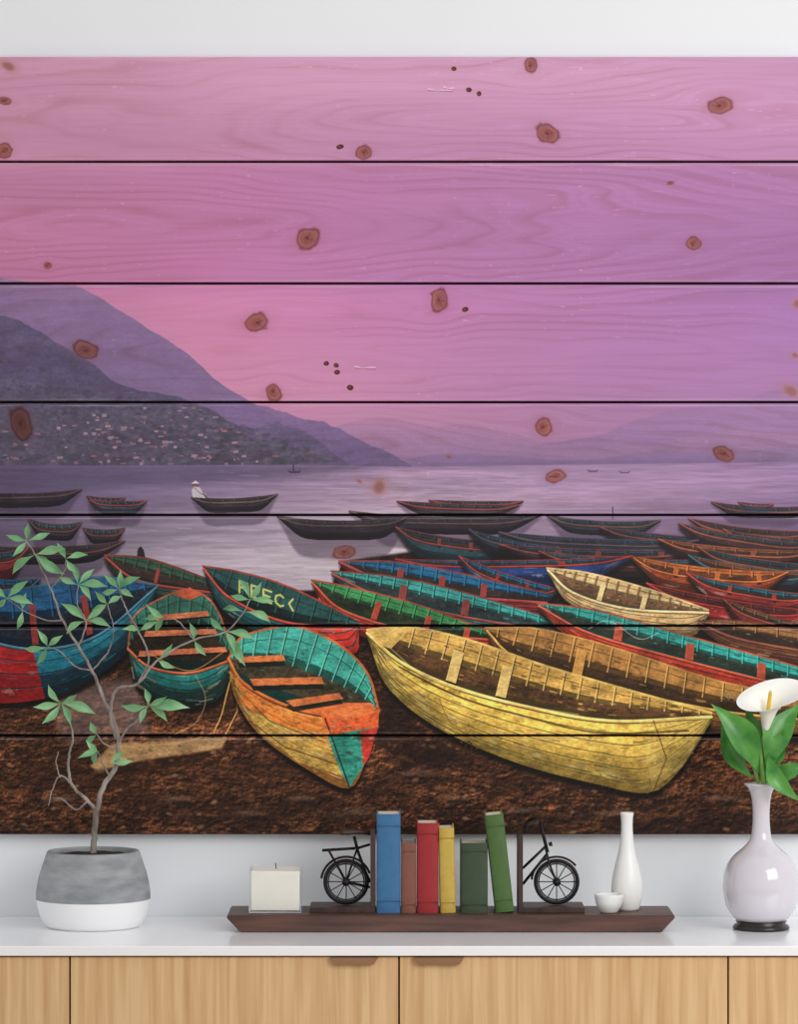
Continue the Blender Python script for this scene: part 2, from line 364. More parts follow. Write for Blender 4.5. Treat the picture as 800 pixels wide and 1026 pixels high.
# ---- yellow front boat
boat([(368,631),(410,628),(470,641),(550,668),(640,694),(713,714)],[(368,634),(400,662),(450,686),(520,706),(610,722),(713,718)],
     [(369,640),(388,688),(440,730),(520,765),(600,786),(652,794),(684,768),(713,722)],
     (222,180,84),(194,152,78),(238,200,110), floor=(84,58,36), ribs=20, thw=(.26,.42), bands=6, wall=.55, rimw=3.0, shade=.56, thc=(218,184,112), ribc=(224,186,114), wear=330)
fill([(368,631),(400,628),(408,634),(392,650),(380,646)], (208,170,92), 1, .4)
fill([(640,722),(713,718),(684,768),(654,790)], (228,194,106), .35, .5)
stroke([(655,722),(668,760),(655,792)], 1.2, (70,46,24), .6)
stroke([(470,742),(474,748),(470,754),(466,748),(470,742)], 1.2, (60,40,20))
stroke(spl([(400,668),(460,698),(520,716),(600,734),(690,732)], 30), 1.8, (60,38,20), .7)
stroke(spl([(440,700),(450,722),(462,732),(470,742)], 14), 1.0, (120,90,50), .8)
stroke(spl([(392,650),(430,680),(500,702),(580,716)], 30), 1.1, (250,226,160), .45)
# ---- teal/orange front boat
Bf = [(229,660),(240,640),(268,630),(300,628),(340,646),(368,674),(380,712)]
Bn = [(229,660),(244,684),(285,706),(330,716),(380,712)]
Bb = [(230,666),(236,700),(262,738),(310,772),(349,790),(366,764),(380,714)]
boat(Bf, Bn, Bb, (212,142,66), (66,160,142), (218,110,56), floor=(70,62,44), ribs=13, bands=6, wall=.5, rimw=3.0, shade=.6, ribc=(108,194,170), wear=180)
fill([(246,712),(262,716),(330,748),(344,778),(300,764),(262,736)], (192,166,84), .55, .7)
fill([(234,672),(246,690),(286,712),(326,722),(330,736),(280,726),(244,706)], (218,114,52), .7, .6)
fill([(322,717),(380,712),(379,730),(330,738)], (214,96,52), 1, .5)
fill([(328,737),(379,728),(368,762),(350,789),(340,770)], (50,138,118), 1, .5)
fill([(361,733),(379,728),(370,758),(364,768)], (190,58,44), 1, .4)
stroke([(236,688),(270,722),(326,744)], 1, (60,60,30), .8); stroke([(250,722),(285,748),(338,766)], 1, (60,40,20), .8)
stroke([(326,720),(350,788)], 1.6, (40,30,20), .8)
fill([(300,712),(330,704),(372,704),(380,713),(345,722)], (214,112,62), 1, .45)
for q in ([(238,658),(284,656),(286,662),(240,664)], [(250,680),(322,678),(325,685),(254,687)], [(286,702),(340,694),(344,700),(294,708)]):
    fill([(a, b + 5) for a, b in q], (24,28,22), .85, .2); fill(q, (212,118,68), 1, .45)
for k in range(90):
    x = WR.uniform(325, 376); y = WR.uniform(718, 780)
    if y < 790 - abs(x - 350) * 1.9: ell(x, y, WR.uniform(1, 4), WR.uniform(.5, 1.4), [(40,60,50),(160,196,168),(90,50,34)][k % 3], .4, WR.uniform(-.5, .5), .5, .8)
for k in range(90):
    i = WR.randint(1, 34); kk = WR.uniform(.1, .6)
    Nn = spl(Bn, 36); Bq = spl(Bb, 36); p = Nn[i] * (1 - kk) + Bq[i] * kk
    if p[0] < 326: ell(p[0], p[1], WR.uniform(2, 6), WR.uniform(.6, 1.6), [(110,120,60),(230,190,110),(120,60,34)][k % 3], .35, .6, .5, 1)

# overall tone: haze far away, more contrast close to the viewer
hz = np.interp(ys, [490, 520, 600, 680], [.12, .14, .05, 0])[:, None, None]
C = C * (1 - hz) + np.array((158, 130, 154)) * hz
ct = np.interp(ys, [540, 640, 836], [1.0, 1.10, 1.10])[:, None, None]
C = np.clip((C - 70) * ct + 72, 2, 250)

# ---- pine grain and knots showing through the print
knots = [(532,65,7,8,0),(455,69,3,2.5,2),(470,90,3,2.5,2),(480,94,3,3,2),(722,106,15,10,0),(549,134,13,10,0),(365,153,9,8,0),(341,147,4,2.5,2),
 (5,101,8,4,0),(4,151,8,8,0),(8,66,13,8,1),(308,239,14,11,0),(695,244,9,7,0),(48,266,4.5,4,0),(672,183,4,2,0),(440,301,9,13,0),(466,310,4,3,2),
 (257,323,13,10,0),(86,351,14,10,0),(327,364,3,2.5,2),(337,366,3,2.5,2),(338,373,3,2.5,2),(351,388,3.5,3,2),(274,393,7.5,10,0),(799,304,8,9,1),
 (793,392,14,9,1),(797,356,7,5,1),(21,424,12,19,0),(545,428,9,10,0),(726,455,12,8,0),(557,477,11,7,0),(380,488,12,15,1),(345,553,12,8,0),(450,458,5,3,1),(360,482,6,3,1)]
Xg = np.broadcast_to(xs[None, :], (NY, NX)); Yg = np.broadcast_to(ys[:, None], (NY, NX)).copy()
for kx, ky, a, b, m in knots:
    if m == 2: continue
    dx = (Xg - kx) / (a * 3.8); dy = (Yg - ky) / (b * 2.3)
    Yg = Yg - (Yg - ky) * .72 * np.exp(-(dx * dx + dy * dy))
edges = [57, 162, 284, 403, 516, 627, 737, 836]
cath = [(640, 118, 330), (80, 226, 230), (520, 350, 300), (240, 458, 260), (600, 570, 260), (200, 690, 280), (500, 790, 260)]
warp = fbm(190, 34, 91, 3, .4); w2 = fbm(100, 16, 191, 2, .5)
ph = np.zeros((NY, NX), np.float32)
for i in range(7):
    r = (ys >= edges[i]) & (ys < edges[i + 1]); cx, cy, w = cath[i]
    X = (xs[None, :] - cx) / w; Y = Yg[r] - cy
    q = np.sqrt((X * 22) ** 2 + Y ** 2 + 4) * (1 if i % 2 == 0 else 1.15)
    ph[r] = q + warp[r] * 30 + i * 13.7 + w2[r] * 5
broad = fbm(300, 34, 97, 3)
r1 = (.5 + .5 * np.sin(ph * 2 * math.pi / 8.5)) ** 3
r2 = (.5 + .5 * np.sin(ph * 2 * math.pi / 2.9)) ** 2
grain = fbm(50, 1.3, 95, 3)
vis = np.clip((fbm(130, 30, 303, 2) - .2) * 2, .3, 1)
amp = np.interp(ys, [57, 440, 520, 836], [1, .9, .45, .35])[:, None]
dkn = amp * vis * (.075 * r1 + .03 * r2) + amp * .06 * (grain - .5) - amp * .015
tint = np.array([.65, 1.0, 1.25])[None, None, :]
C = C * (1 - dkn[:, :, None] * tint + (.10 * (broad - .5))[:, :, None])
fl = np.clip(vnoise(9, .9, 401) - .92, 0, 1) * np.clip(vis - .3, 0, 1)
C = C + (amp * fl * 800)[:, :, None].clip(0, 26)
kr = np.random.RandomState(5)
for i, (kx, ky, a, b, m) in enumerate(knots):
    rot = kr.uniform(-.45, .45)
    base = C[min(NY - 1, max(0, int((ky - Y0) * S))), min(NX - 1, max(0, int((kx + a * 1.7 - X0) * S)))].copy()
    k_ = min(1.0, max(.55, base.mean() / 150))
    if m == 2:
        ell(kx, ky, a + 2.4, b + 1.8, mul((206,150,150), k_), .5, rot, .6); ell(kx, ky, a, b, (60,26,28), .9, rot, .3, .4, True); ell(kx - .5, ky, a * .45, b * .45, (130,80,76), .8, rot)
    elif m == 1:
        ell(kx, ky, a * 1.2, b, mul((176,120,112), k_), .5, .5, .7, .4, True); ell(kx, ky, a * .6, b * .6, mul((140,84,74), k_), .6, .5, .6, .4, True)
    else:
        blend = lambda c_, f_: base * f_ + np.array(mul(c_, k_)) * (1 - f_)
        ell(kx, ky, a * 2.3, b * 1.7, base * .92 + np.array((6,-2,-6)), .6, rot, .9, .2, True)
        ell(kx, ky, a * 1.25, b * 1.22, blend((168,100,104), .45), .5, rot, .35, .4, True)
        ell(kx, ky, a * 1.0, b * 1.0, blend((88,36,42), .1), .85, rot, .22, .45, True)
        ell(kx, ky, a * .86, b * .84, blend((168,100,90), .15), .92, rot, .2, .4, True)
        for q, (f_, c_) in enumerate(((.70, (122,62,60)), (.60, (164,98,88)), (.44, (112,54,54)), (.34, (150,84,76)), (.18, (84,36,38)))):
            ell(kx + kr.uniform(-1, 1), ky + kr.uniform(-.7, .7), a * f_, b * f_, blend(c_, .1), .6, rot + kr.uniform(-.2, .2), .35, .5, True)
        for q in range(2):
            aa = kr.uniform(0, 6.28)
            stroke([(kx, ky), (kx + a * .6 * math.cos(aa), ky + b * .6 * math.sin(aa))], .6, (70,30,32), .5)
for (x, y, w) in ((441,90,12),(366,368,10),(450,88,5)):
    stroke([(x - w, y - 1), (x - w * .3, y + 1), (x + w, y)], 1.6, (236,200,214), .7); stroke([(x - w, y + .8), (x + w, y + 1.8)], .7, (110,60,80), .6)
for e in edges[1:-1]:
    for o, al in ((-3.0, .3), (3.4, .5)):
        d = np.abs(ys - (e + o)); m = np.clip(1 - d / .9, 0, 1)[:, None] * al * np.clip((vnoise(40, 30, int(e)) - .2) * 1.6, 0, 1)
        C = C * (1 - m[:, :, None]) + np.array((226, 206, 214)) * m[:, :, None]
C = np.clip(C, 3, 252) / 255.0
img = bpy.data.images.new('boats_print_pixels', NX, NY, alpha=False)
buf = np.ones((NY, NX, 4), np.float32); buf[:, :, :3] = C[::-1]
img.pixels.foreach_set(buf.ravel()); img.update(); img.pack()

# =====================================================================
#  MATERIALS
# =====================================================================
def mat(name, col, rough=.5, metal=0, var=.06, scale=20, bump=0, bscale=80, stretch=(1, 1, 1), col2=None, coat=0, trans=0, spec=.5, sss=0, lo=.3, hi=.7, detail=4, ior=1.45, dist=0):
    m = bpy.data.materials.new(name); m.use_nodes = True; nt = m.node_tree; b = nt.nodes['Principled BSDF']
    tc = nt.nodes.new('ShaderNodeTexCoord'); mp = nt.nodes.new('ShaderNodeMapping'); mp.inputs['Scale'].default_value = stretch
    nt.links.new(tc.outputs['Object'], mp.inputs[0])
    nz = nt.nodes.new('ShaderNodeTexNoise'); nz.inputs['Scale'].default_value = scale; nz.inputs['Detail'].default_value = detail; nz.inputs['Distortion'].default_value = dist
    nt.links.new(mp.outputs[0], nz.inputs[0])
    cr = nt.nodes.new('ShaderNodeValToRGB'); c1 = lin(col)
    c2 = lin(col2) if col2 else tuple(v * (1 - var * 2) for v in c1[:3]) + (1,)
    cr.color_ramp.elements[0].position = lo; cr.color_ramp.elements[1].position = hi
    cr.color_ramp.elements[0].color = c2; cr.color_ramp.elements[1].color = c1
    nt.links.new(nz.outputs['Fac'], cr.inputs[0]); nt.links.new(cr.outputs[0], b.inputs['Base Color'])
    b.inputs['Roughness'].default_value = rough; b.inputs['Metallic'].default_value = metal
    b.inputs['Coat Weight'].default_value = coat; b.inputs['Coat Roughness'].default_value = .08
    b.inputs['Transmission Weight'].default_value = trans; b.inputs['Specular IOR Level'].default_value = spec; b.inputs['IOR'].default_value = ior
    if sss:
        b.inputs['Subsurface Weight'].default_value = sss; b.inputs['Subsurface Scale'].default_value = .01
    if bump:
        n2 = nt.nodes.new('ShaderNodeTexNoise'); n2.inputs['Scale'].default_value = bscale; n2.inputs['Detail'].default_value = 4
        nt.links.new(mp.outputs[0], n2.inputs[0])
        bp = nt.nodes.new('ShaderNodeBump'); bp.inputs['Strength'].default_value = bump; bp.inputs['Distance'].default_value = .002
        nt.links.new(n2.outputs['Fac'], bp.inputs['Height']); nt.links.new(bp.outputs[0], b.inputs['Normal'])
    return m
M_wall = mat('wall_paint', (238, 240, 242), .9, var=.01, scale=3, bump=.05, bscale=200)
M_floor = mat('floor_wood', (190, 170, 145), .5, scale=4, stretch=(1, 12, 1), col2=(160, 138, 112))
M_white = mat('white_lacquer', (252, 252, 254), .22, var=.01, coat=.3)
M_oak = mat('oak_veneer', (228, 192, 144), .5, scale=5, stretch=(12, 8, .5), col2=(202, 158, 108), bump=.15, bscale=40, detail=9, lo=.3, hi=.62, dist=.6)
M_pull = mat('walnut_pull', (150, 112, 80), .5, scale=30, stretch=(.3, 1, 1))
M_dark = mat('dark_gap', (26, 20, 18), .9)
M_tray = mat('dark_walnut', (104, 72, 60), .45, scale=14, stretch=(.5, 4, 5), col2=(66, 44, 38), bump=.1)
M_panel = mat('espresso_wood', (74, 54, 48), .45, scale=14, stretch=(3, 3, .5), col2=(46, 32, 30))
M_iron = mat('black_iron', (40, 34, 34), .4, metal=.6)
M_ceram = mat('pearl_ceramic', (212, 207, 213), .1, var=.01, coat=.8)
M_ceramm = mat('matte_ceramic', (236, 235, 232), .3, var=.01)
M_potw = mat('pot_white_glaze', (246, 246, 246), .35, var=.01)
M_conc = mat('concrete_grey', (170, 172, 174), .85, scale=14, stretch=(1, 1, 3), col2=(128, 131, 134), bump=.4, bscale=70, detail=8)
M_soil = mat('soil', (70, 54, 42), .95, scale=60, col2=(30, 22, 18), bump=1, bscale=120)
M_bark = mat('bark', (172, 162, 154), .8, scale=60, stretch=(1, 1, .3), col2=(112, 102, 96), bump=.5, bscale=150)
M_leaf = mat('leaf_green', (146, 192, 140), .45, scale=25, col2=(92, 150, 100))
M_leafd = mat('lily_leaf_green', (96, 160, 72), .3, scale=25, col2=(44, 112, 44))
M_stem = mat('stem_green', (120, 170, 80), .4)
M_petal = mat('petal_white', (252, 250, 240), .4, var=.015, sss=.15)
M_spadix = mat('spadix_yellow', (230, 190, 60), .6, bump=.6, bscale=300)
M_wax = mat('candle_wax', (254, 251, 240), .5, var=.01)
M_glass = mat('candle_glass', (255, 255, 254), .03, trans=1.0, var=0, ior=1.12)
M_wick = mat('wick', (60, 50, 44), .9)
M_pages = mat('book_pages', (232, 224, 206), .8, scale=300, stretch=(6, .05, .05), col2=(205, 195, 175))
M_foot = mat('ebony_foot', (44, 34, 32), .3)

def print_mat():
    m = bpy.data.materials.new('printed_pine'); m.use_nodes = True; nt = m.node_tree; b = nt.nodes['Principled BSDF']
    tx = nt.nodes.new('ShaderNodeTexImage'); tx.image = img; tx.interpolation = 'Linear'; tx.extension = 'EXTEND'
    uv = nt.nodes.new('ShaderNodeUVMap'); uv.uv_map = 'UVMap'
    nt.links.new(uv.outputs[0], tx.inputs[0]); nt.links.new(tx.outputs[0], b.inputs['Base Color'])
    b.inputs['Roughness'].default_value = .5; b.inputs['Specular IOR Level'].default_value = .2
    tc = nt.nodes.new('ShaderNodeTexCoord'); mp = nt.nodes.new('ShaderNodeMapping'); mp.inputs['Scale'].default_value = (8, 1, 120)
    nz = nt.nodes.new('ShaderNodeTexNoise'); nz.inputs['Scale'].default_value = 1.5; nz.inputs['Detail'].default_value = 4; nz.inputs['Distortion'].default_value = .8
    bp = nt.nodes.new('ShaderNodeBump'); bp.inputs['Strength'].default_value = .12; bp.inputs['Distance'].default_value = .001
    nt.links.new(tc.outputs['Object'], mp.inputs[0]); nt.links.new(mp.outputs[0], nz.inputs[0])
    nt.links.new(nz.outputs['Fac'], bp.inputs['Height']); nt.links.new(bp.outputs[0], b.inputs['Normal'])
    return m
M_print = print_mat()

# =====================================================================
#  GEOMETRY HELPERS
# =====================================================================
def newobj(name, verts, faces, m, smooth=False, parent=None, mats=None, fm=None):
    me = bpy.data.meshes.new(name); me.from_pydata([tuple(v) for v in verts], [], faces); me.update()
    bm = bmesh.new(); bm.from_mesh(me); bmesh.ops.recalc_face_normals(bm, faces=bm.faces); bm.to_mesh(me); bm.free()
    o = bpy.data.objects.new(name, me); bpy.context.collection.objects.link(o)
    for mm in (mats or [m]): me.materials.append(mm)
    for i, p in enumerate(me.polygons):
        p.use_smooth = smooth
        if fm: p.material_index = fm[i]
    if parent: o.parent = parent
    return o
def empty(name):
    e = bpy.data.objects.new(name, None); bpy.context.collection.objects.link(e); e.empty_display_size = .05; return e
def box(name, x0, x1, y0, y1, z0, z1, m, bev=.0, parent=None, seg=2):
    v = [(x, y, z) for x in (x0, x1) for y in (y0, y1) for z in (z0, z1)]
    f = [(0,1,3,2),(4,6,7,5),(0,4,5,1),(2,3,7,6),(0,2,6,4),(1,5,7,3)]
    o = newobj(name, v, f, m, False, parent)
    if bev:
        bm = bmesh.new(); bm.from_mesh(o.data)
        bmesh.ops.bevel(bm, geom=bm.edges[:], offset=bev, segments=seg, profile=.5, affect='EDGES'); bm.to_mesh(o.data); bm.free()
    return o
def lathe(name, prof, c, m, segs=64, parent=None, mats=None, mf=None):
    v = []; f = []; fm = []
    n = len(prof)
    for r, z in prof:
        for i in range(segs):
            a = 2 * math.pi * i / segs; v.append((c[0] + max(r, 1e-5) * math.cos(a), c[1] + max(r, 1e-5) * math.sin(a), z))
    for k in range(n - 1):
        for i in range(segs):
            j = (i + 1) % segs; f.append((k * segs + i, k * segs + j, (k + 1) * segs + j, (k + 1) * segs + i)); fm.append(mf[k] if mf else 0)
    return newobj(name, v, f, m, True, parent, mats, fm)
def smoothprof(pts, n=4):
    q = spl(pts, len(pts) * n); return [(max(0, a), b) for a, b in q]
def tube_geo(pts, rad, segs=8, closed=False):
    pts = [Vector(p) for p in pts]; n = len(pts)
    if not isinstance(rad, (list, tuple)): rad = [rad] * n
    v = []; f = []; nrm = None
    for i in range(n):
        if closed: t = (pts[(i + 1) % n] - pts[i - 1]).normalized()
        else: t = (pts[min(i + 1, n - 1)] - pts[max(i - 1, 0)]).normalized()
        if nrm is None:
            nrm = t.orthogonal().normalized()
        nrm = (nrm - t * nrm.dot(t)).normalized(); bn = t.cross(nrm)
        for k in range(segs):
            a = 2 * math.pi * k / segs; v.append(pts[i] + (nrm * math.cos(a) + bn * math.sin(a)) * rad[i])
    for i in range(n if closed else n - 1):
        j = (i + 1) % n
        for k in range(segs):
            l = (k + 1) % segs; f.append((i * segs + k, i * segs + l, j * segs + l, j * segs + k))
    if not closed:
        f.append(tuple(range(segs))[::-1]); f.append(tuple((n - 1) * segs + k for k in range(segs)))
    return v, f
class Geo:
    def __init__(s): s.v = []; s.f = []
    def add(s, vf):
        o = len(s.v); s.v += [Vector(q) for q in vf[0]]; s.f += [tuple(i + o for i in q) for q in vf[1]]
    def make(s, name, m, parent=None, smooth=True): return newobj(name, s.v, s.f, m, smooth, parent)
def sp3(pts, n):
    a = spl([(p[0], p[2]) for p in pts], n); 
    t0 = np.linspace(0, 1, len(pts)); ys_ = np.interp(np.linspace(0, 1, n), t0, [p[1] for p in pts])
    return [Vector((a[i][0], ys_[i], a[i][1])) for i in range(n)]
def leaf_geo(b, t, w, side=None, curl=.15, fold=.25, shape=(.0, .55, .9, 1, .85, .5, .0), bend=0.0):
    b = Vector(b); t = Vector(t); d = t - b; L = d.length; dn = d.normalized()
    side = Vector(side) if side else dn.cross(Vector((0, -1, .25)))
    side = (side - dn * side.dot(dn)).normalized(); up = side.cross(dn).normalized()
    n = 15; v = []; f = []
    for i in range(n):
        u = i / (n - 1); ww = float(np.interp(u, np.linspace(0, 1, len(shape)), shape)) * w * .5
        c = b + d * u + up * curl * L * math.sin(math.pi * u) + side * bend * L * math.sin(math.pi * u)
        for k in (-1, -.5, 0, .5, 1):
            v.append(c + side * ww * k + up * fold * abs(k) * ww + up * .0005)
    for i in range(n - 1):
        for k in range(4): f.append((i*5+k, i*5+k+1, (i+1)*5+k+1, (i+1)*5+k))
    return v, f

# =====================================================================
#  ROOM
# =====================================================================
box('wall_back', -4, 4, 0, .12, 0, 3.2, M_wall)
box('floor', -4, 4, -8, 0, -.05, 0, M_floor)

# ---- plank print
pr = empty('wood_plank_wall_art')
YP = -.030; sp = (D + YP) / F
box('backing_panel', P(-8, 0, YP).x, P(808, 0, YP).x, -.010, -.0005, P(0, 833, YP).z, P(0, 60, YP).z, M_dark, 0, pr)
for i in range(7):
    t = edges[i] + (1.2 if i else 0); b = edges[i + 1] - (1.2 if i < 6 else 0)
    o = box('plank_%d' % (i + 1), P(-11, 0, YP).x, P(811, 0, YP).x, YP, -.0102, P(0, b, YP).z, P(0, t, YP).z, M_print, .0014, pr)
    me = o.data; uvl = me.uv_layers.new(name='UVMap')
    for lp in me.loops:
        co = me.vertices[lp.vertex_index].co
        px = co.x / sp + 400; py = 513 - (co.z - CZ) / sp
        uvl.data[lp.index].uv = ((px - X0) / WW, 1 - (py - Y0) / HH)

# ---- sideboard
sb = empty('sideboard')
YF = -.483
W2 = .614 * 2 + .02
box('countertop', -W2, W2, YF, -.002, TOP - .0186, TOP, M_white, .002, sb)
box('carcass', -W2 + .004, W2 - .004, YF + .03, -.004, .10, TOP - .0190, M_oak, 0, sb)
sF = (D + YF + .008) / F
edge_px = [-260, 70, 400, 730, 1060]
for i in range(4):
    x0 = (edge_px[i] - 400) * sF + .0016; x1 = (edge_px[i + 1] - 400) * sF - .0016
    box('door_front_%d' % (i + 1), x0, x1, YF + .008, YF + .028, .105, TOP - .0215, M_oak, .0012, sb)
box('shadow_gap', -W2 + .01, W2 - .01, YF + .0285, YF + .0298, .102, TOP - .0192, M_dark, 0, sb)
for i, (a, b) in enumerate(((331, 379), (415, 465))):
    x0 = (a - 400) * sF; x1 = (b - 400) * sF; zt = TOP - .0215; zb = zt - .0125
    v = [(x0, YF - .002, zt), (x1, YF - .002, zt), (x1 - .008, YF - .002, zb), (x0 + .008, YF - .002, zb)]
    v += [(p[0], YF + .0078, p[2]) for p in v]
    newobj('pull_%d' % (i + 1), v, [(0,1,2,3),(4,7,6,5),(0,4,5,1),(1,5,6,2),(2,6,7,3),(3,7,4,0)], M_pull, False, sb)
for i, (x, y) in enumerate(((-1.1, -.42), (1.1, -.42), (-1.1, -.06), (1.1, -.06), (0, -.24))):
    lathe('leg_%d' % (i + 1), [(0, 0), (.012, 0), (.02, .1), (0, .1)], (x, y), M_oak, 20, sb)

# ---- tray
def tray():
    y0, y1 = -.272, -.112; s = (D + y0) / F
    X = lambda p: (p - 400) * s + 0
    zt = TOP + .0335
    prof = [(X(228), zt), (X(676), zt), (X(677), zt - .005), (X(663), TOP + .0006), (X(241), TOP + .0006), (X(227), zt - .005)]
    v = [(a, y0, b) for a, b in prof] + [(a, y1, b) for a, b in prof]
    n = len(prof); f = [tuple(range(n)), tuple(range(n, 2 * n))[::-1]] + [(i, (i + 1) % n, n + (i + 1) % n, n + i) for i in range(n)]
    o = newobj('wooden_tray', v, f, M_tray)
    bm = bmesh.new(); bm.from_mesh(o.data); bmesh.ops.bevel(bm, geom=bm.edges[:], offset=.0015, segments=2, affect='EDGES'); bm.to_mesh(o.data); bm.free()
tray()
ZT = TOP + .0337

# ---- candle
def candle():
    e = empty('glass_cube_candle'); y0, y1 = -.242, -.142; s = (D + y0) / F
    x0, x1 = (249.5 - 400) * s, (302 - 400) * s; zt = ZT + .085; w = .003
    box('glass_base', x0, x1, y0, y1, ZT, ZT + .004, M_glass, .001, e)
    zz = ZT + .0042
    v = []; 
    for (a, b) in ((0, zz), (0, zt), (w, zt), (w, zz)):
        v += [(x0 + a, y0 + a, b), (x1 - a, y0 + a, b), (x1 - a, y1 - a, b), (x0 + a, y1 - a, b)]
    f = []
    for k in range(4):
        k2 = (k + 1) % 4
        for i in range(4): f.append((k * 4 + i, k * 4 + (i + 1) % 4, k2 * 4 + (i + 1) % 4, k2 * 4 + i))
    newobj('glass_walls', v, f, M_glass, False, e)
    box('wax', x0 + w + .0004, x1 - w - .0004, y0 + w + .0004, y1 - w - .0004, zz + .0002, zt - .004, M_wax, .002, e)
    g = Geo(); cx = (x0 + x1) / 2; cy = (y0 + y1) / 2
    g.add(tube_geo([(cx, cy, zt - .006), (cx + .0005, cy, zt + .0), (cx - .001, cy, zt + .007)], .001)); g.make('wick', M_wick, e)
candle()

# ---- books
bk = empty('row_of_books')
def book(nm, pl, pr_, ptop, col, tilt=0, depth=.105, y0=-.243, bands=2):
    ptop += 2
    s = (D + y0) / F; x0 = (pl - 400) * s; x1 = (pr_ - 400) * s; w = x1 - x0; h = CZ - (ptop - 513) * s - ZT
    m = mat('cover_' + nm, col, .6, var=.08, scale=60, bump=.15, bscale=500)
    t = .0022
    outer = [(-w/2, depth), (-w/2, .006)] + [(-w/2 * math.cos(a), .006 - .006 * math.sin(a)) for a in [math.pi * k / 10 for k in range(1, 10)]] + [(w/2, .006), (w/2, depth)]
    inner = [(w/2 - t, depth), (w/2 - t, .007), (0, .004), (-w/2 + t, .007), (-w/2 + t, depth)]
    pr2 = outer + inner; n = len(pr2)
    v = [(a, b, 0) for a, b in pr2] + [(a, b, h) for a, b in pr2]
    me_f = [(i, (i + 1) % n, n + (i + 1) % n, n + i) for i in range(n)] + [tuple(range(n)), tuple(range(n, 2 * n))[::-1]]
    o = newobj(nm + '_cover', v, me_f, m, False, bk)
    p = box(nm + '_pages', -w/2 + t + .0001, w/2 - t - .0001, .0075, depth - .004, .003, h - .003, M_pages, 0, bk)
    bb = []
    mb = mat('band_' + nm, mul(col, .8), .5)
    for k in range(bands):
        zc = h * (.12 + .76 * k / max(1, bands - 1))
        bb.append(box(nm + '_band_%d' % k, -w/2 * .97, w/2 * .97, -.0004, .0052, zc - .0009, zc + .0009, mb, 0, bk))
    lift = abs(math.sin(tilt)) * w / 2
    Mx = Matrix.Translation(((x0 + x1) / 2, y0, ZT + .0003 + lift)) @ Matrix.Rotation(tilt, 4, 'Y')
    for q in [o, p] + bb: q.matrix_world = Mx
book('blue_book', 377.5, 401.5, 814, (60, 112, 156), 0, .11)
book('brown_book', 402, 417, 843, (132, 82, 64), 0, .095)
book('red_book', 418, 439.5, 823, (160, 38, 42), 0, .105)
book('yellow_book', 441.5, 457, 828, (202, 170, 74), math.radians(-1.2), .10)
book('dark_green_book', 462, 489, 843, (58, 76, 52), 0, .10)
book('green_book', 497, 515.5, 815, (76, 106, 52), math.radians(-6.4), .105)

# ---- bicycle bookends
def arc(cx, cy, r, a0, a1, n, y):
    return [P(cx + r * math.cos(math.radians(a0 + (a1 - a0) * i / n)), cy - r * math.sin(math.radians(a0 + (a1 - a0) * i / n)), y) for i in range(n + 1)]
YB = -.195
def wheel(g, cx, cy, r):
    c = []
    for i in range(40):
        a = 2 * math.pi * i / 40; c.append(P(cx + r * math.cos(a), cy + r * math.sin(a), YB))
    g.add(tube_geo(c, .0040, 8, True))
    c2 = [P(cx + (r - 3) * math.cos(2 * math.pi * i / 40), cy + (r - 3) * math.sin(2 * math.pi * i / 40), YB) for i in range(40)]
    g.add(tube_geo(c2, .0014, 6, True))
    for i in range(12):
        a = 2 * math.pi * i / 12
        g.add(tube_geo([P(cx, cy, YB), P(cx + (r - 2) * math.cos(a), cy + (r - 2) * math.sin(a), YB)], .0011, 5))
    h = P(cx, cy, YB)
    g.add(tube_geo([h + Vector((0, -.014, 0)), h + Vector((0, .014, 0))], .0075, 14))
def tb(g, pts, r=.0022, n=None):
    pts = [P(a, b, YB) if not isinstance(a, Vector) else a for a, b in pts]
    g.add(tube_geo(sp3(pts, n or 10) if len(pts) > 2 else pts, r, 8))
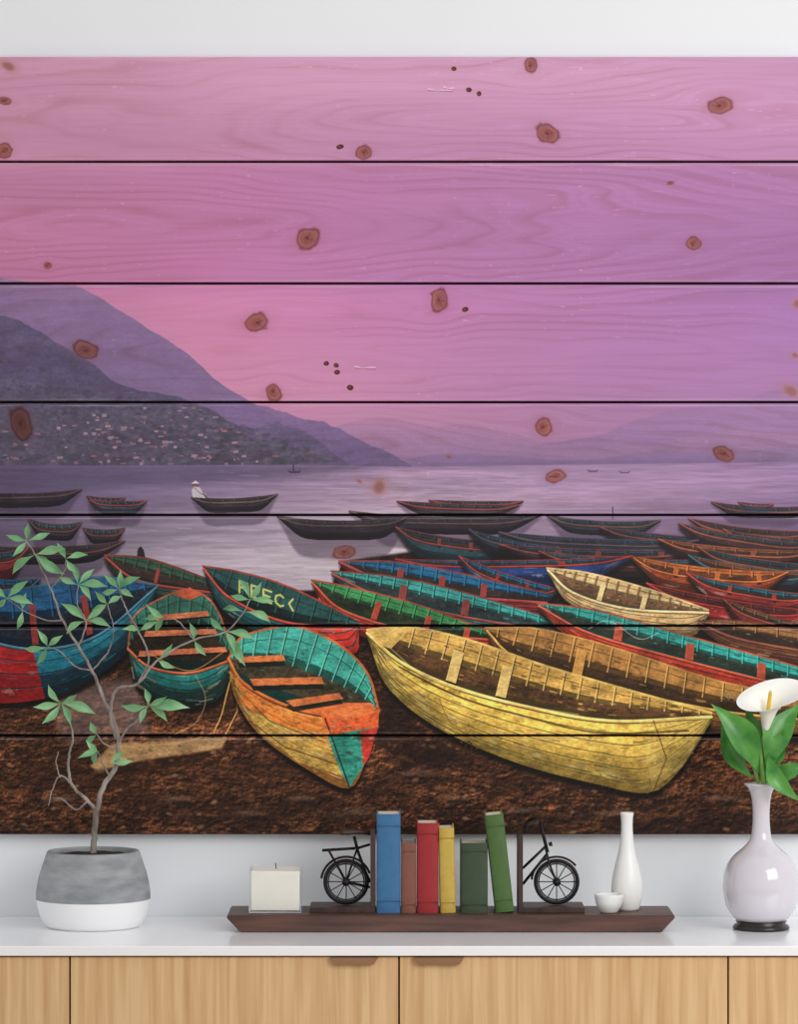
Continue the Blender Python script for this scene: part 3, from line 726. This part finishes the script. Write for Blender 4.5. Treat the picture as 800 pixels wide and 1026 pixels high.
def bookend(left):
    e = empty('bicycle_bookend')
    s = (D + YB) / F
    X = lambda p: (p - 400) * s
    g = Geo()
    if left:
        box('base', X(311), X(376.3), YB - .045, YB + .055, ZT, ZT + .011, M_panel, .001, e)
        box('upright', X(371.5), X(376.3), YB - .045, YB + .055, ZT + .0111, P(0, 829, YB).z, M_panel, .001, e)
        cx, cy = 347, 885; rr_ = 21.0
        cy = 513 + (CZ - (ZT + .0112 + .0040)) / s - rr_
        wheel(g, cx, cy, rr_)
        g.add(tube_geo(arc(cx, cy, 25, 20, 172, 18, YB), .0025, 6))
        for dy in (-.011, .011):
            o = Vector((0, dy, 0))
            for a, b in (((cx, cy), (358, 850)), ((cx, cy), (371, 889)), ((cx, cy), (330, 853))):
                g.add(tube_geo([P(*a, YB) + o, P(*b, YB) + o * .5], .0020, 6))
            g.add(tube_geo([P(323, 852, YB) + o, P(356, 850, YB) + o], .0019, 6))
        for k in range(5):
            p = P(325 + k * 6, 852 - k * .3, YB); g.add(tube_geo([p + Vector((0, -.011, 0)), p + Vector((0, .011, 0))], .0014, 6))
        tb(g, [(355, 838), (358, 850)], .0030); tb(g, [(358, 850), (371, 846)], .0026); tb(g, [(357, 848), (365, 870), (371, 884)], .0028)
        sv = []; sf = []; n = 10
        for i in range(n):
            u = i / (n - 1); px_ = 342 + 29 * u; wd = .017 * (1 - u) ** .8 + .004; hh = 3.4 - 1.4 * u; z = 835 - (1.6 * math.sin(u * math.pi) if u < 1 else 0) + (-1.2 if u < .15 else 0)
            for k in range(8):
                a = 2 * math.pi * k / 8; q = P(px_, z + hh * math.sin(a), YB); sv.append(q + Vector((0, wd * math.cos(a), 0)))
        for i in range(n - 1):
            for k in range(8): sf.append((i*8+k, i*8+(k+1)%8, (i+1)*8+(k+1)%8, (i+1)*8+k))
        sf.append(tuple(range(8))); sf.append(tuple((n-1)*8+k for k in range(8)))
        newobj('saddle', sv, sf, M_panel, True, e)
    else:
        box('base', X(519), X(585), YB - .045, YB + .055, ZT, ZT + .011, M_panel, .001, e)
        box('upright', X(518.8), X(523.5), YB - .045, YB + .055, ZT + .0111, P(0, 834, YB).z, M_panel, .001, e)
        cx = 558; rr_ = 21.0; cy = 513 + (CZ - (ZT + .0112 + .0040)) / s - rr_
        wheel(g, cx, cy, rr_)
        g.add(tube_geo(arc(cx, cy, 25, 40, 175, 18, YB), .0025, 6))
        for dy in (-.011, .011):
            o = Vector((0, dy, 0)); q = [P(547, 850, YB) + o * .4, P(551, 866, YB) + o, P(cx, cy, YB) + o]
            g.add(tube_geo(sp3(q, 8), .0022, 6))
            h = [P(541, 824, YB), P(538, 821, YB) + o * 2.4, P(530, 824, YB) + o * 3, P(526, 831, YB) + o * 3]
            g.add(tube_geo(sp3(h, 10), .0027, 7))
        tb(g, [(541, 822), (549, 854)], .0034); tb(g, [(547, 848), (524, 870)], .0028); tb(g, [(549, 855), (524, 886)], .0028)
        lp = P(552, 846, YB); g.add(tube_geo([lp + Vector((-.004, 0, 0)), lp + Vector((.003, 0, .001))], [.003, .005], 10))
    g.make('bicycle', M_iron, e)
bookend(True); bookend(False)

# ---- white bottle vase and little bowl on the tray
def zpx(py, y): return CZ - (py - 513) * (D + y) / F
def vase_from(name, cx, y, pts, m, zb, parent=None, n=4):
    s = (D + y) / F
    pr_ = smoothprof([(w * s, max(zb, zpx(py, y))) for w, py in pts], n)
    pr_ = [(max(0, r), max(zb, z)) for r, z in pr_]
    pr_ = [(0, pr_[0][1])] + pr_ + [(0, pr_[-1][1])]
    return lathe(name, pr_, ((cx - 400) * s, y), m, 64, parent)
vase_from('slender_bottle_vase', 628.5, -.185, [(10, 914.3), (11.5, 913), (14.5, 903), (15.7, 892), (15.2, 882), (12.4, 868), (9, 855), (6.8, 842), (5.8, 830), (6, 820), (6.8, 814), (5.6, 814.3), (4.6, 822), (4.4, 850)], M_ceramm, ZT)
vase_from('small_bowl', 610.5, -.228, [(7, 914.5), (8.5, 913.5), (12.5, 907), (14.3, 900), (14.6, 896), (13.8, 896), (13, 901), (9, 908), (1, 910.5)], M_ceramm, ZT)

# ---- right vase with calla lily
cv = empty('calla_lily_vase'); YV = -.215; sv_ = (D + YV) / F; VX = (763 - 400) * sv_
lathe('foot', [(0, TOP + .0003), (.054, TOP + .0003), (.0555, TOP + .004), (.052, TOP + .009), (.046, TOP + .0115), (.050, TOP + .016), (0, TOP + .016)], (VX, YV), M_foot, 64, cv)
vase_from('vase_body', 763, YV, [(22, 923.5), (28, 919), (35, 908), (38, 893), (38, 881), (35, 868), (28, 857.5), (18, 849), (11, 840), (8.8, 826), (8.6, 812), (10, 798), (13, 790), (18, 785), (17, 784.6), (11, 790), (8, 800), (7, 815), (6.6, 835)], M_ceram, TOP + .0162, cv)
def calla():
    g = Geo()
    y = YV
    for pts in ([(764, 830), (765, 785), (763, 755), (768, 728)], [(762, 830), (760, 785), (752, 760), (745, 748)], [(766, 830), (768, 785), (776, 762), (784, 752)]):
        q = [P(a, b, y) for a, b in pts]; g.add(tube_geo(sp3(q, 14), .0045 if pts[0][0] == 764 else .0032, 10))
    g.make('stems', M_stem, cv)
    g = Geo(); lv = (0, .18, .5, .82, 1, .98, .8, .5, .22, 0)
    for b, t, w, dy, c, bd in (((760, 776), (711, 704), 30, -.03, .10, .08), ((757, 782), (724, 722), 18, .02, -.12, -.1), ((768, 778), (806, 704), 28, .03, .12, -.1), ((768, 772), (812, 762), 17, -.03, .2, .15),
                           ((770, 752), (803, 803), 18, -.03, .25, .2), ((763, 782), (748, 706), 22, .035, .05, .05), ((765, 778), (785, 730), 24, -.01, -.08, 0)):
        B = P(*b, y); T = P(*t, y) + Vector((0, dy, 0)); g.add(leaf_geo(B, T, w * sv_, None, c, .35, lv, bd))
    g.make('leaves', M_leafd, cv)
    # spathe: upright funnel with flaring lip drawn out to a pointed tip
    base = P(767, 734, y); ax = Vector((.10, -.30, 1)).normalized(); tipd = Vector((1, -.1, .25)); tipd = (tipd - ax * tipd.dot(ax)).normalized(); sd = ax.cross(tipd)
    v = []; f = []; NU = 48; NV = 20
    for j in range(NV + 1):
        u = j / NV
        for i in range(NU + 1):
            a = -math.pi + 2 * math.pi * i / NU
            k = (1 + math.cos(a)) / 2
            op = (1 - math.cos(a)) / 2
            fr = (1 - math.sin(a)) / 2
            fl = max(0, u - .45) / .55
            r = .005 + .026 * u ** 1.1 + fl ** 2.2 * (.014 + .028 * k ** 4 + .018 * op ** 3)
            h = .105 * u - fl ** 2 * (.010 + .026 * op ** 2 - .004 * k) - .026 * u * fr
            v.append(base + ax * h + (tipd * math.cos(a) + sd * math.sin(a)) * r + Vector((0, 0, .012 * fl * k ** 4)))
    for j in range(NV):
        for i in range(NU): f.append((j*(NU+1)+i, j*(NU+1)+i+1, (j+1)*(NU+1)+i+1, (j+1)*(NU+1)+i))
    newobj('spathe', v, f, M_petal, True, cv)
    g = Geo(); g.add(tube_geo([base + ax * .02, base + ax * .05, base + ax * .082, base + ax * .087], [.003, .0042, .0035, .001], 12)); g.make('spadix', M_spadix, cv)
calla()

# ---- potted plant
pp = empty('potted_plant'); YQ = -.17; sq = (D + YQ) / F; PX = (93.5 - 400) * sq
lo_ = smoothprof([(40 * sq, TOP + .0003), (46 * sq, TOP + .0006), (51 * sq, zpx(921, YQ)), (55.2 * sq, zpx(911, YQ)), (57.2 * sq, zpx(900, YQ))], 4)
up_ = smoothprof([(57.2 * sq, zpx(900, YQ)), (57 * sq, zpx(892, YQ)), (54.4 * sq, zpx(878, YQ)), (50 * sq, zpx(864, YQ)), (46.4 * sq, zpx(853.5, YQ)), (45.2 * sq, zpx(852.3, YQ)), (43.4 * sq, zpx(853.2, YQ)), (43.5 * sq, zpx(862, YQ))], 4)
allp = [(0, lo_[0][1])] + [(a, max(TOP + .0003, b)) for a, b in lo_] + up_[1:] + [(0, up_[-1][1])]
mf = [0] * (len(lo_)) + [1] * (len(up_))
lathe('pot', allp, (PX, YQ), None, 72, pp, [M_potw, M_conc], mf)
zs = zpx(857.5, YQ)
sv = [(PX, YQ, zs + .006)]; sf = []
for k in range(1, 7):
    for i in range(36):
        a = 2 * math.pi * i / 36; r = 43 * sq * k / 6; sv.append((PX + r * math.cos(a), YQ + r * math.sin(a), zs + .006 * (1 - k / 6) + .0025 * math.sin(i * 7.1 + k * 3.3)))
for i in range(36):
    sf.append((0, 1 + i, 1 + (i + 1) % 36))
    for k in range(5): a = 1 + k * 36; sf.append((a + i, a + 36 + i, a + 36 + (i + 1) % 36, a + (i + 1) % 36))
newobj('soil', sv, sf, M_soil, True, pp)
br = [ # (points px,py,dy) , r0, r1
 ([(93,862,0),(95,835,0),(97,812,0),(104,788,-.005),(116,768,-.01),(119,742,-.01),(112,715,-.01)], .0062, .0038),
 ([(112,715,-.01),(104,700,0),(92,672,.01),(78,648,.015),(62,622,.02),(50,590,.02),(34,556,.02),(24,540,.02)], .0036, .0012),
 ([(117,740,-.01),(112,715,-.02),(118,690,-.03),(140,684,-.04),(160,660,-.05),(196,640,-.055),(228,632,-.06),(246,612,-.06),(252,600,-.06)], .0034, .0011),
 ([(140,684,-.04),(150,660,-.03),(140,632,-.02),(128,612,-.02),(120,590,-.02)], .0022, .001),
 ([(97,812,0),(88,802,-.01),(72,784,-.02),(70,760,-.02),(74,736,-.02),(68,716,-.02),(62,704,-.02)], .0038, .0011),
 ([(72,784,-.02),(62,776,-.03),(54,790,-.03),(50,806,-.03)], .0020, .0008), ([(62,778,-.03),(58,764,-.03),(60,752,-.03)], .0016, .0007),
 ([(88,802,-.01),(76,812,.01),(62,802,.02),(52,800,.02)], .0022, .0008),
 ([(119,744,-.01),(128,730,-.03),(140,720,-.04),(150,706,-.04)], .0024, .001),
 ([(118,750,-.01),(106,745,-.02),(98,735,-.02)], .0018, .0008), ([(110,776,-.01),(104,764,-.03),(100,752,-.03)], .002, .0008),
 ([(78,648,.015),(84,634,.0),(86,622,0),(78,606,0),(78,586,0)], .0020, .0009),
 ([(62,622,.02),(44,622,.04),(20,612,.05),(4,600,.05)], .0018, .0008),
 ([(92,672,.01),(76,668,.0),(60,652,-.01),(48,648,-.01)], .0018, .0008),
 ([(196,640,-.055),(180,622,-.04),(166,618,-.04)], .0015, .0007), ([(50,590,.02),(64,574,.0),(66,560,0)], .0015, .0007),
 ([(92,672,.01),(108,652,.03),(112,630,.04),(106,606,.04)], .0018, .0008)]
g = Geo()
for pts, r0, r1 in br:
    q = sp3([P(a, b, YQ) + Vector((0, c, 0)) for a, b, c in pts], 6 * len(pts)); n = len(q)
    rn = random.Random(len(pts) * 7 + pts[0][0])
    for i in range(1, n - 1): q[i] += Vector((rn.uniform(-1, 1), rn.uniform(-1, 1), 0)) * .0012
    g.add(tube_geo(q, [r0 + (r1 - r0) * i / (n - 1) for i in range(n)], 8))
g.make('branches', M_bark, pp)
clusters = [ # base, dy, tips
 ((26,542),.02,[(28,524),(6,536),(48,534),(12,558)]), ((34,556),.02,[(66,550),(10,576),(50,568),(64,576)]), ((66,560),0,[(56,544),(88,556),(78,574)]),
 ((78,586),0,[(58,578),(70,564),(94,570),(108,588),(92,602)]), ((4,600),.05,[(-10,584),(26,582),(-8,610),(32,606)]), ((20,612),.05,[(24,594),(14,632)]),
 ((86,622),0,[(62,604),(106,608),(112,628),(66,636)]), ((48,648),-.01,[(24,650),(38,630),(64,636),(36,666)]),
 ((62,704),-.02,[(34,708),(48,686),(80,694),(72,726),(96,716),(44,724)]), ((150,706),-.04,[(122,706),(146,688),(170,696),(192,708),(170,722),(142,724)]),
 ((98,735),-.02,[(86,742),(92,722)]), ((100,752),-.03,[(88,740),(80,758),(94,766)]), ((112,764),-.02,[(134,762),(126,752)]),
 ((252,600),-.06,[(240,580),(264,582),(276,602),(232,596)]), ((246,612),-.06,[(272,624),(224,610)]), ((228,632),-.06,[(238,654),(212,618),(248,666),(256,640)]),
 ((166,618),-.04,[(148,604),(156,634),(146,620)]), ((120,590),-.02,[(104,576),(122,570),(142,578),(136,598),(102,594)]), ((140,632),-.02,[(160,622),(124,630)]),
 ((106,606),.04,[(94,592),(120,598),(90,612)]), ((196,640),-.05,[(192,622),(208,656)]), ((160,660),-.05,[(174,644),(178,668)])]
g = Geo(); rn = random.Random(4)
for (bx, by), dy, tips in clusters:
    B = P(bx, by, YQ) + Vector((0, dy, 0))
    for tx, ty in tips:
        T = P(tx, ty, YQ) + Vector((0, dy + rn.uniform(-.03, .03), 0))
        w = max(6.5, .29 * math.hypot(tx - bx, ty - by)) * sq
        g.add(leaf_geo(B, T, w, None, rn.uniform(-.12, .16), .45, (0, .15, .5, .85, 1, .9, .6, .25, 0), rn.uniform(-.1, .1)))
g.make('leaves', M_leaf, pp)

# =====================================================================
#  LIGHT + CAMERA
# =====================================================================
w = bpy.data.worlds.new('room_ambient'); sc.world = w; w.use_nodes = True
w.node_tree.nodes['Background'].inputs[0].default_value = (.98, .985, 1, 1); w.node_tree.nodes['Background'].inputs[1].default_value = .70
def area(name, loc, target, size, energy, col=(1, 1, 1)):
    l = bpy.data.lights.new(name, 'AREA'); l.shape = 'RECTANGLE'; l.size = size[0]; l.size_y = size[1]; l.energy = energy; l.color = col
    o = bpy.data.objects.new(name, l); bpy.context.collection.objects.link(o); o.location = loc
    o.rotation_euler = (Vector(target) - Vector(loc)).to_track_quat('-Z', 'Y').to_euler(); return o
area('soft_area_right', (2.3, -3.0, 2.5), (0.0, 0, 1.0), (2.0, 1.8), 66)  # area light added at upper right for soft brightness falloff; no window modelled
cam = bpy.data.cameras.new('camera'); co = bpy.data.objects.new('camera', cam); bpy.context.collection.objects.link(co)
co.location = (0, -D, CZ); co.rotation_euler = (math.pi / 2, 0, 0)
cam.sensor_fit = 'HORIZONTAL'; cam.sensor_width = 36; cam.lens = F * 36 / 800
cam.clip_end = 50
sc.camera = co
